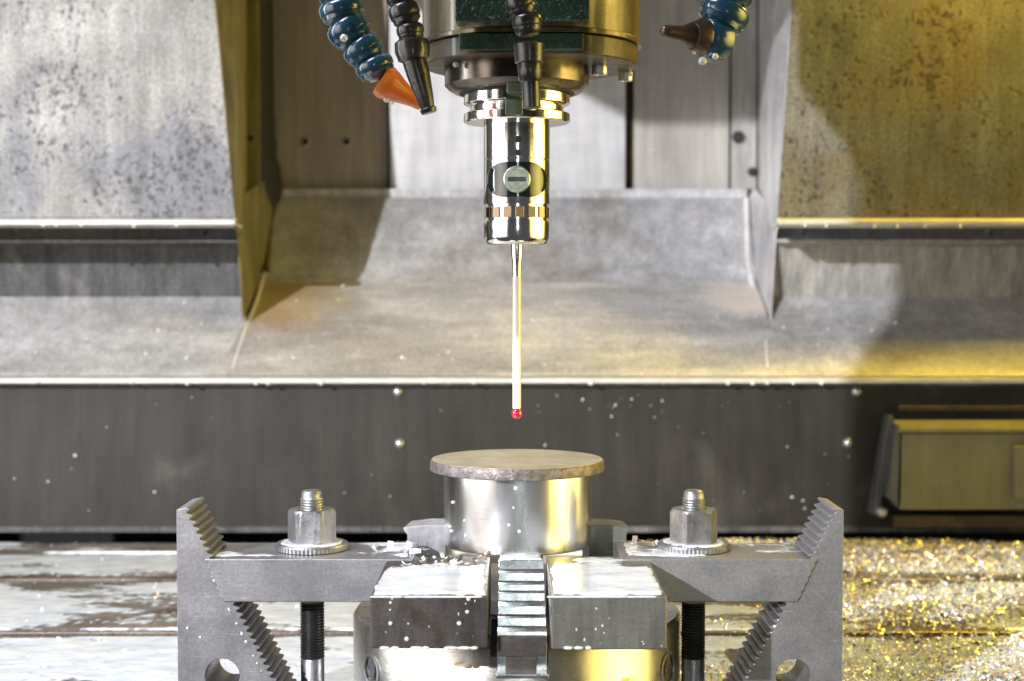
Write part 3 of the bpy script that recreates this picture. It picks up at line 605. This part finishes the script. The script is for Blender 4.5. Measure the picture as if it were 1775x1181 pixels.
# master jaw slide between the blocks: stepped serrations falling toward the viewer
sx0, sx1 = XX(862, 765), XX(948, 765)
def slide():
    t = []
    y, z = 762., -183.; pts = [(y, ZZ(1170, 762)), (y, ZZ(1103, 762))]
    z = pts[-1][1]; wid = [.20, .13, .22, .10, .17, .18]; acc = 0; z_end = -160.; D_, Z_ = 845 - 762, z_end - z
    for wf in wid:
        dy = D_ * wf; dz = Z_ * wf; y0 = 762 + D_ * acc; zz = z + Z_ * acc; acc += wf
        pts += [(y0 + dy * .03, zz + dz * .55), (y0 + dy * .30, zz + dz * .62), (y0 + dy * .34, zz + dz * .50), (y0 + dy * .62, zz + dz * .58), (y0 + dy * .66, zz + dz * .30), (y0 + dy * .97, zz + dz * .35)]
    pts += [(846, -157.6), (868, -157.6), (868, -198), (770, -198)]
    return pts
pts = [Vector((sx0, y, z)) for y, z in slide()]
prism('serrated_slide', pts, (sx1 - sx0, 0, 0), M['ridge'], ch, bevel=.35)
lathe_y = 764
box('slide_foot', sx0 + 4.2, sx1 - 5.2, 757, 764, ZZ(1166, 757), ZZ(1139, 757), M['steel_dark'], ch, bevel=.4)
box('slide_face', sx0 + .3, sx1 - .3, 759, 763, ZZ(1138, 759), ZZ(1104, 759), M['steel_dark'], ch, bevel=.4)
box('slide_ledge', sx0 - .5, sx1 + .8, 752, 764, ZZ(1177, 752), ZZ(1169, 752), M['turned'], ch, bevel=.5)
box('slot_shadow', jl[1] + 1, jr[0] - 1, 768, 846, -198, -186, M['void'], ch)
# small rear jaws each side of the workpiece
def rear_jaw(pxa, pxb, pxc, mat, sgn):
    Y = 905; z0, z1 = -168., ZZ(906, Y + 10)
    xa, xb, xc = XX(pxa, Y), XX(pxb, Y), XX(pxc, Y)
    prof = [(xa, z1 - 1.5), (xb, z1), (xc, z1), (xc, -182), (xa, -182), (xa, z1 - 11.5), (xa + sgn * 2.5, z1 - 9.5), (xa + sgn * 2.5, z1 - 6), (xa + sgn * .4, z1 - 3.4)]
    o = prism('rear_jaw', [Vector((x, Y, z)) for x, z in prof], (sgn * 3, 26, 0), mat, ch, bevel=.5)
rear_jaw(698, 735, 772, M['rearjaw'], 1); rear_jaw(1094, 1060, 1022, M['steel_yellow_lit'], -1)

# ================================================================== WORKPIECE
wp = thing('workpiece', 'bright turned steel cylinder topped by a wider rough-edged disc', 'workpiece', (CXX, 900, ZJ))
wr = XX(1026, 900) - XX(897.5, 900)
WR = 44.3
lathe('turned_body', [(WR - .8, ZJ + .3), (WR, ZJ + 1), (WR, -112.6)], (XX(897.5, 900), 900, 0), M['turned'], wp, seg=160)
bm = bmesh.new(); seg = 200; rows = []
XD = XX(896.5, 900)
for r, z in ((50.5, -112.8), (52.2, -112.2), (52.4, -110.8), (52.3, -108.4), (52.1, -106.6), (51.3, -106.0)):
    ring = []
    for i in range(seg):
        a = 2 * math.pi * i / seg; rr = r + noise.noise(Vector((math.cos(a) * 14, math.sin(a) * 14, z * .7))) * .45 * (1 if r > 51 else 0)
        ring.append(bm.verts.new((XD + rr * math.cos(a), 900 + rr * math.sin(a), z + noise.noise(Vector((math.cos(a)*7, math.sin(a)*7, 3))) * .15)))
    rows.append(ring)
for a, b in zip(rows[:-1], rows[1:]):
    for i in range(seg): bm.faces.new((a[i], a[(i+1)%seg], b[(i+1)%seg], b[i]))
bm.faces.new(rows[0][::-1])
from_bm('disc_edge', bm, M['rawedge'], wp, angle=50)
lathe('disc_top', [(51.35, -106.4), (51.3, -105.9), (0, -105.85)], (XD, 900, 0), M['rawdisc'], wp, seg=128)

# ================================================================== CLAMPS
GR = 'clamping set holding down the chuck'
def step_block(label, s, outer, tip_in, mat):
    """s=+1 left block (teeth face right), -1 right block. outline traced on the front plane, 42 mm thick"""
    Yf = 845; D = 42
    t = thing('step_block', label, 'step block', (outer, Yf + D / 2, ZT), 'toothed step blocks of the clamping set')
    z_top = ZZ(870, Yf)
    xt, zt2 = tip_in; slope = .50 if s > 0 else .515    # dx/dz of the toothed flank
    bm = bmesh.new()
    pts = [(outer, ZT + .3), (outer, ZZ(884, Yf)), (outer + s * 4.5, ZZ(881, Yf)), (xt - s * .3, ZZ(881, Yf) if False else zt2 + .5)]
    # teeth
    z = zt2; x = xt; pitch = 3.75
    teeth = []
    while z - pitch > ZT + 4:
        teeth.append((x + s * 1.0, z - .1)); teeth.append((x + s * 1.25, z - 1.25)); teeth.append((x - s * .55, z - 2.2)); teeth.append((x - s * .35, z - 3.1))
        z -= pitch; x += s * pitch * slope
    pts += teeth + [(x, z), (x, ZT + .3)]
    outer_loop = [bm.verts.new((a, Yf, b)) for a, b in pts]
    # round cross hole
    hx, hz, hr = (XX(381, Yf) if s > 0 else XX(1379, Yf)), ZZ(1172, Yf), 9.8
    hole = [bm.verts.new((hx + hr * math.cos(2*math.pi*i/40), Yf, hz + hr * math.sin(2*math.pi*i/40))) for i in range(40)]
    e = [bm.edges.new((outer_loop[i], outer_loop[(i+1) % len(outer_loop)])) for i in range(len(outer_loop))]
    e += [bm.edges.new((hole[i], hole[(i+1) % 40])) for i in range(40)]
    bmesh.ops.triangle_fill(bm, use_beauty=True, use_dissolve=False, edges=e)
    ext = bmesh.ops.extrude_face_region(bm, geom=list(bm.faces))
    for v in ext['geom']:
        if isinstance(v, bmesh.types.BMVert): v.co.y += D
    o = from_bm('block', bm, mat, t, bevel=.35, seg=1, angle=30)
    return t
xo_l, xo_r = XX(303, 845), XX(1465, 845)
step_block('left step block with yellow-lit teeth above the clamp bar and a round hole', 1, xo_l, (XX(322, 845), ZZ(881, 845)), M['steel'])
step_block('right step block standing against the chip-covered side of the table', -1, xo_r, (XX(1449, 845), ZZ(881, 845)), M['steel'])
def clamp_bar(label, s, px_out_top, px_out_bot, x_in, mat):
    Yf, D = 843.6, 54; z1, z0 = ZZ(969.5, Yf), ZZ(1044, Yf)
    t = thing('clamp_bar', label, 'clamp bar', (x_in, Yf + D / 2, z0), 'flat clamp bars of the clamping set')
    bm = bmesh.new(); xt, xb = XX(px_out_top, Yf), XX(px_out_bot, Yf); n = 6; pts = [(x_in, z0), (x_in, z1), (xt, z1)]
    for i in range(n):
        f0 = i / n; f1 = (i + .55) / n; z = z1 + (z0 - z1) * f1; xm = xt + (xb - xt) * f1
        pts.append((xm - s * 1.1, z + 1)); pts.append((xm + s * .5, z - .6))
    pts.append((xb, z0))
    loop = [bm.verts.new((a, Yf, b)) for a, b in pts]; f = bm.faces.new(loop)
    ext = bmesh.ops.extrude_face_region(bm, geom=[f])
    for v in ext['geom']:
        if isinstance(v, bmesh.types.BMVert): v.co.y += D
    from_bm('bar', bm, mat, t, bevel=.9, seg=2); return t
clamp_bar('left flat clamp bar reaching from the toothed block to the chuck', 1, 352, 384, -56, M['steel'])
clamp_bar('right flat clamp bar reaching from the chuck to the toothed block', -1, 1420, 1386, 62, M['steel'])
YS = 876
zbt = ZZ(969.5, 843.6)
def ridged(r, z0, z1, p=1.55, d=.55):
    out = []; z = z0
    while z + p < z1: out += [(r - d, z), (r, z + p * .42), (r, z + p * .55), (r - d, z + p * .97)]; z += p
    return out
def clamp_set(px, first=None, lab=()):
    x = XX(px, YS)
    if first:
        outs = []
        for o, l in zip(first, lab):
            c = o.copy(); sc.collection.objects.link(c); c.location.x = x * MM; c['label'] = l
            for chd in list(o.children):
                k = chd.copy(); sc.collection.objects.link(k); k.parent = c
            outs.append(c)
        return outs
    st = thing('stud_bolt', lab[0], 'stud bolt', (x, YS, ZT), 'threaded studs of the clamping set')
    lathe('upper_thread', ridged(6.75, zbt - .5, ZZ(858, YS) - .2) + [(6.0, ZZ(855, YS)), (5.2, ZZ(851, YS)), (4.4, ZZ(849.5, YS)), (0, ZZ(849.3, YS))], (x, YS, 0), M['bolt'], st, seg=40, angle=20)
    lathe('lower_thread', ridged(7.15, ZZ(1140, YS), ZZ(1040, YS), 1.75, .7), (x, YS, 0), M['thread'], st, seg=40, angle=20)
    lathe('shank', [(6.9, ZT), (6.9, ZZ(1142, YS)), (6.3, ZZ(1139, YS)), (6.0, ZZ(1135, YS))], (x, YS, 0), M['bolt'], st, seg=40)
    nt = thing('hex_nut', lab[1], 'nut', (x, YS, zbt + 4.5), 'tall hex nuts of the clamping set')
    r = 14.3; h = ZZ(882, YS) - (zbt + 4.5)
    bm = bmesh.new(); seg = 96; rings = []
    def hexr(a): a = (a + math.pi/6) % (math.pi/3) - math.pi/6; return r * math.cos(math.pi/6) / math.cos(a)
    for f, lim in ((0, 13.0), (.06, 99), (.92, 99), (1.0, 12.9)):
        ring = []
        for i in range(seg):
            a = 2*math.pi*i/seg; rr = min(hexr(a), lim); ring.append(bm.verts.new((x + rr*math.cos(a + .55), YS + rr*math.sin(a + .55), zbt + 4.5 + h * f)))
        rings.append(ring)
    # chamfer: corners are cut lower than the flats
    for i in range(seg):
        a = 2*math.pi*i/seg; k = (hexr(a) - r*math.cos(math.pi/6)) / (r - r*math.cos(math.pi/6)); rings[2][i].co.z = zbt + 4.5 + h * (.985 - .065 * k); rings[1][i].co.z = zbt + 4.5 + h * (.012 + .05 * k)
    inner = []
    for rr, f in ((8.0, 1.0), (6.9, .95)): inner.append([bm.verts.new((x + rr*math.cos(2*math.pi*i/seg + .55), YS + rr*math.sin(2*math.pi*i/seg + .55), zbt + 4.5 + h * f)) for i in range(seg)])
    rings += inner
    for a, b in zip(rings[:-1], rings[1:]):
        for i in range(seg): bm.faces.new((a[i], a[(i+1)%seg], b[(i+1)%seg], b[i]))
    bm.faces.new(rings[0][::-1])
    from_bm('nut_body', bm, M['bolt'], nt, angle=22)
    wa = thing('washer', lab[2], 'washer', (x, YS, zbt), 'round washers of the clamping set')
    bm = bmesh.new(); seg = 180; rings = []
    for (rr, z, k) in ((20.4, .1, 0), (21.2, .5, .25), (21.3, 3.0, .25), (20.6, 4.0, 0), (9, 4.3, 0)):
        rings.append([bm.verts.new((x + (rr + k * (1 if i % 3 == 0 else -.3)) * math.cos(2*math.pi*i/seg), YS + (rr + k * (1 if i % 3 == 0 else -.3)) * math.sin(2*math.pi*i/seg), zbt + z)) for i in range(seg)])
    for a, b in zip(rings[:-1], rings[1:]):
        for i in range(seg): bm.faces.new((a[i], a[(i+1)%seg], b[(i+1)%seg], b[i]))
    bm.faces.new(rings[0][::-1]); bm.faces.new(rings[-1])
    from_bm('ring', bm, M['bolt'], wa, angle=30)
    return [st, nt, wa]
first = clamp_set(539, None, ('stud bolt through the left clamp bar with a black lower thread', 'tall hex nut on the left clamp bar', 'thick knurled washer under the nut on the left clamp bar'))
sec = clamp_set(1204, first, ('stud bolt through the right clamp bar with a black lower thread', 'tall hex nut on the right clamp bar', 'thick washer under the nut on the right clamp bar'))
sec[1].rotation_euler.z = R(6); first[1].rotation_euler.z = R(-5)

# ================================================================== COOLANT, DROPS, CHIPS
film('jaw_coolant', jl[0] + .6, jl[1] - .6, 750, 857, ZJ, 1.2, .62, 3, .035, 1.1, M['coolant'], 'milky white coolant pooled on the left jaw block', 'coolant', edge=3, mask=lambda x, y: -1.0 * max(0, (y - 808) / 40))
film('jaw_coolant', jr[0] + .6, jr[1] - .6, 750, 857, ZJ, 1.2, .60, 8, .035, 1.1, M['coolant'], 'milky white coolant pooled on the right jaw block', 'coolant', edge=3, mask=lambda x, y: -.95 * max(0, (y - 815) / 40))
film('slide_coolant', sx0, sx1, 846, 868, -157.6, 1.0, .5, 5, .05, .8, M['coolant'], 'milky coolant on top of the serrated slide', 'coolant', edge=2)
film('bar_coolant', XX(360, 870), -58, 850, 898, zbt, 1.2, -.05, 12, .03, .6, M['coolant'], 'thin milky coolant film on the left clamp bar', 'coolant', edge=3, mask=lambda x, y: .35 * max(0, (x + 105) / 40))
film('bar_coolant', 64, XX(1410, 870), 850, 898, zbt, 1.2, -.02, 15, .03, .6, M['coolant'], 'thin milky coolant film on the right clamp bar', 'coolant', edge=3)
film('washer_coolant', XX(539, YS) - 19, XX(539, YS) + 19, YS - 19, YS + 19, zbt + 4.2, 1, .35, 2, .05, .5, M['coolant'], 'milky coolant ring on the left washer', 'coolant', edge=2, mask=lambda x, y: -3 * max(0, math.hypot(x - XX(539, YS), y - YS) - 18))
film('washer_coolant', XX(1204, YS) - 19, XX(1204, YS) + 19, YS - 19, YS + 19, zbt + 4.2, 1, .35, 4, .05, .5, M['coolant'], 'milky coolant ring on the right washer', 'coolant', edge=2, mask=lambda x, y: -3 * max(0, math.hypot(x - XX(1204, YS), y - YS) - 18))
def tmask(x, y):
    m = .12 if y < 1290 else .02
    if x > 150: m -= .22
    if y < 1085: m += .45 if x < 150 else .2
    if 1090 < y < 1112 or 1290 < y < 1314 or 1419 < y < 1432: m -= 3
    return m
film('table_coolant', -640, 640, 880, 1494, ZT, 2.2, .19, 21, .018, 1.4, M['coolant'], 'milky white coolant puddles spread over the brown table', 'coolant', sx=.42, edge=8, mask=tmask, amp=1.1, thin=1.)
def chips(name, N, place, label, size=(2.2, 5.5), silver=False):
    V = []; Fc = []; rn = []
    k = 0
    for i in range(N):
        x, y, z = place(); L = random.uniform(*size); wd = L * random.uniform(.25, .5); curl = random.uniform(.2, 2.2)
        q = Matrix.Rotation(random.uniform(0, 6.28), 3, 'Z') @ Matrix.Rotation(random.gauss(0, .6), 3, 'X') @ Matrix.Rotation(random.gauss(0, .5), 3, 'Y')
        c = random.random(); n = 3
        if silver: c = random.choice((.1, .2, .1, .55, .7))
        elif y < 1380 and c > .34 and random.random() < .55 * min(1, (1420 - y) / 250): c = random.choice((.1, .2, .75, .8))
        for j in range(n + 1):
            a = (j / n - .5) * curl; rad = L / max(curl, .3)
            for s in (-1, 1):
                p = q @ Vector((math.sin(a) * rad, s * wd / 2, (1 - math.cos(a)) * rad * (1 if curl > .3 else 0)))
                V.append((x + p.x, y + p.y, z + p.z)); rn.append(c)
        for j in range(n): b = k + 2 * j; Fc.append((b, b + 1, b + 3, b + 2))
        k += 2 * (n + 1)
    me = bpy.data.meshes.new(name); me.from_pydata(V, [], Fc)
    at = me.attributes.new('rnd', 'FLOAT', 'POINT'); at.data.foreach_set('value', rn)
    o = finish(name, me, M['chip'], None, smooth=False); return tag(o, label, 'chips', None, 'stuff')
def pl_right():
    while True:
        y = random.uniform(930, 1490); x = random.uniform(95, 560)
        d = noise.fractal(Vector((x * .008, y * .02, 4)), 1, 2, 4)
        dens = min(1, max(.0, (x - 120) / 180)) + d * .9
        if 1093 < y < 1113 or 1292 < y < 1313:
            if random.random() > .12: continue
        elif (1068 < y < 1093 or 1313 < y < 1345 or 1262 < y < 1292 or 1113 < y < 1125) and random.random() < .80: continue
        if random.random() < dens: return x, y, ZT + random.uniform(.8, 5) * min(1, .4 + max(0, d + .5))
chips('metal_chips', 42000, pl_right, 'silver and gold metal chips heaped over the right side of the table', (1.5, 4.0))
chips('large_chips', 1100, pl_right, 'larger curled silver and gold chips among the fine ones on the right of the table', (4.0, 9.0))
def pl_left():
    y = random.uniform(960, 1490); return random.uniform(-560, 90), y, ZT + 1.6
chips('scattered_chips', 260, pl_left, 'few loose metal chips lying in the puddles on the left of the table', (1.5, 3.6))
def pl_bar():
    if random.random() < .5: return random.uniform(-84, -50), random.uniform(858, 896), zbt + random.uniform(.5, 2.5)
    return random.uniform(70, 92), random.uniform(866, 896), zbt + random.uniform(.5, 2.5)
chips('curled_chips', 18, pl_bar, 'curled steel chips lying on the clamp bar ends beside the workpiece', (4, 9), True)
def pl_jaw():
    x = random.uniform(-62, -14); y = random.uniform(822, 856); return x, y, ZJ + random.uniform(.3, 1.5)
chips('jaw_chips', 34, pl_jaw, 'curled steel chips at the back of the left jaw block', (3, 7), True)
# drops
it = []
for (px, py, r) in ((66, 662, 3), (228, 663, 3.6), (300, 663, 3), (325, 664, 4.6), (444, 664, 4), (465, 664, 4), (556, 664, 4.6), (735, 663, 3.5), (778, 663, 3), (822, 663, 3.6), (1024, 664, 5), (1262, 664, 4), (1305, 664, 4.4), (1330, 664, 3.4), (1375, 664, 3), (1424, 664, 4), (1150, 663, 2.6), (980, 663, 2.6)):
    c = P(px, py, 1512); it.append((c.x, c.y, c.z, r * .62, 1, 1, .9))
for (px, py, r) in ((75, 391, 3), (98, 391, 3), (141, 391, 3), (232, 392, 3.6), (306, 391, 3), (1432, 392, 2.6), (1515, 393, 3.4), (1555, 393, 3), (1603, 393, 3), (1665, 393, 3.4), (1395, 391, 2.6)):
    c = P(px, py, 1527); it.append((c.x, c.y, c.z, r * .62, 1, 1, 1))
drops('lip_drops', it, M['drop'], 'row of hanging coolant drops under the sheet lips at the back', 'drops')
def on_slope(px, py):
    # intersect the pixel ray with the lower slopes
    for Y in np.arange(1530, 1790, .5):
        p = P(px, py, float(Y))
        zz = np.interp(Y, [1530, 1612, 1730, 1778], [zA + 1, zB, zM, zTop]) if 430 < px < 1300 or py > 560 else np.interp(Y, [1530, 1612, 1640], [zA + 1, zB, zC])
        if p.z <= zz: return p
    return P(px, py, 1600)
it = []
for (px, py, r) in ((321, 524, 4.4), (275, 573, 4.4), (350, 562, 3), (335, 585, 2.4), (62, 612, 3), (178, 610, 2.4), (253, 613, 3), (324, 621, 3.4), (508, 620, 4), (697, 620, 4.6), (824, 582, 3), (778, 612, 3), (595, 496, 4), (1552, 560, 4.6), (1358, 568, 3), (1511, 574, 3), (1650, 586, 2.4), (924, 556, 3.4), (945, 633, 3), (862, 570, 2.4), (515, 522, 2.4), (968, 632, 2.4), (718, 655, 2.2)):
    c = on_slope(px, py); it.append((c.x, c.y - 1, c.z + .6, r * .5, 1, .8, .8))
for _ in range(90):
    px = random.uniform(0, 1775); py = random.uniform(520, 640); c = on_slope(px, py); it.append((c.x, c.y - .5, c.z + .3, random.uniform(.4, 1.1), 1, .8, .8))
drops('slope_drops', it, M['drop'], 'scattered white coolant drops on the sloping sheets', 'drops')
it = []
for (px, py, r) in ((130, 790, 3.4), (83, 835, 2.6), (268, 853, 2.8), (25, 830, 2), (1373, 862, 3), (1392, 868, 2.4), (1395, 882, 2.2), (1010, 693, 3), (1067, 702, 2.6), (945, 772, 2.4), (1095, 692, 2.2), (1148, 695, 2.2), (1060, 722, 2.4), (870, 838, 2)):
    c = P(px, py, 1529); it.append((c.x, c.y, c.z, r * .5, 1, .6, 1))
for _ in range(34):
    c = P(random.uniform(0, 1540), random.uniform(680, 900), 1529.5); it.append((c.x, c.y, c.z, random.uniform(.3, .8), 1, .5, 1))
for _ in range(16):
    c = P(random.gauss(1075, 60), random.gauss(700, 9), 1529.8); it.append((c.x, c.y, c.z, random.uniform(.3, .8), 1, .5, 1))
drops('guard_drops', it, M['drop'], 'small dried coolant specks on the dark guard panel', 'drops')
it = []
for (px, py, r) in ((677, 1081, 3.6), (705, 1108, 4), (796, 1081, 4), (810, 1061, 3.4), (812, 1039, 3.4), (677, 1045, 2.4)):
    c = P(px, py, 748.6); it.append((c.x, c.y, c.z, r * .3, 1, .6, 1))
for _ in range(24):
    jx = jl if random.random() < .6 else jr; x = random.uniform(jx[0] + 2, jx[1] - 2); z = random.uniform(ZZ(1122, 749), ZJ - 1); rr = random.uniform(.12, .5); it.append((x, 748.9, z, rr, random.uniform(.7, 1.3), .6, random.uniform(.8, 2.2)))
for (px, w_) in ((667, 10), (685, 8), (722, 12), (738, 7), (782, 14), (805, 14), (822, 7), (985, 9), (1003, 9), (1020, 6)):
    c = P(px, 1123.5, 748.6); it.append((c.x, c.y, c.z, 1, w_ * .28, 1.0, .9))
zq = ZJ - .6
for _ in range(26):
    x = random.uniform(jl[0] + 2, jl[1] - 2); it.append((x, 749.4, zq, 1, random.uniform(1.5, 5), .8, .55))
    x = random.uniform(jr[0] + 2, jr[1] - 2); it.append((x, 749.4, zq, 1, random.uniform(1.5, 5), .8, .55))
drops('jaw_drops', it, M['drop'], 'white coolant beads on the front faces of the jaw blocks', 'drops')
it = []
for (px, py, r) in ((894, 846, 4), (882, 910, 3.2), (900, 921, 3.6), (782, 880, 3), (779, 932, 3), (804, 908, 2.4), (806, 934, 3), (776, 925, 2.4), (890, 880, 2.2)):
    c = P(px, py, 856.5); dx = c.x - XA; y = 900 - math.sqrt(max(0, WR**2 - dx**2)); it.append((c.x, y, c.z, r * .3, 1, .6, 1.1))
for (px, py, r) in ((325, 1089, 3), (347, 1105, 2.6), (390, 1150, 2)):
    c = P(px, py, 844.7); it.append((c.x, c.y, c.z, r * .3, 1, .5, 1))
for k in range(14):      # beads in the notches of the step block teeth
    kk = k + random.uniform(-.6, .6); z = ZZ(1000 + kk * 13, 845); xx = XX(365 + kk * 6.7, 845); it.append((xx, 844.8, z, random.uniform(.4, 1.0), 1, .6, 1))
for k in range(10):
    z = ZZ(1075 + k * 11, 845); xx = XX(1352 - k * 6, 845); it.append((xx, 844.8, z, random.uniform(.4, 1.1), 1, .6, 1))
drops('fixture_drops', it, M['drop'], 'coolant beads on the workpiece and the step blocks', 'drops')
it = []
for (px, py, Y, r) in ((670, 173, 836, 6), (680, 178, 836, 4), (596, 66, 798, 7), (1218, 106, 818, 8), (1240, 98, 816, 6), (1203, 92, 818, 3), (790, 112, 868, 6), (1092, 128, 905, 6), (1058, 87, 880, 4), (1056, 96, 878, 5)):
    c = P(px, py, Y); it.append((c.x, c.y, c.z, r * .3, 1, .8, 1))
drops('hose_drops', it, M['drop'], 'hanging coolant drops under the hose nozzles and spindle flange', 'drops')
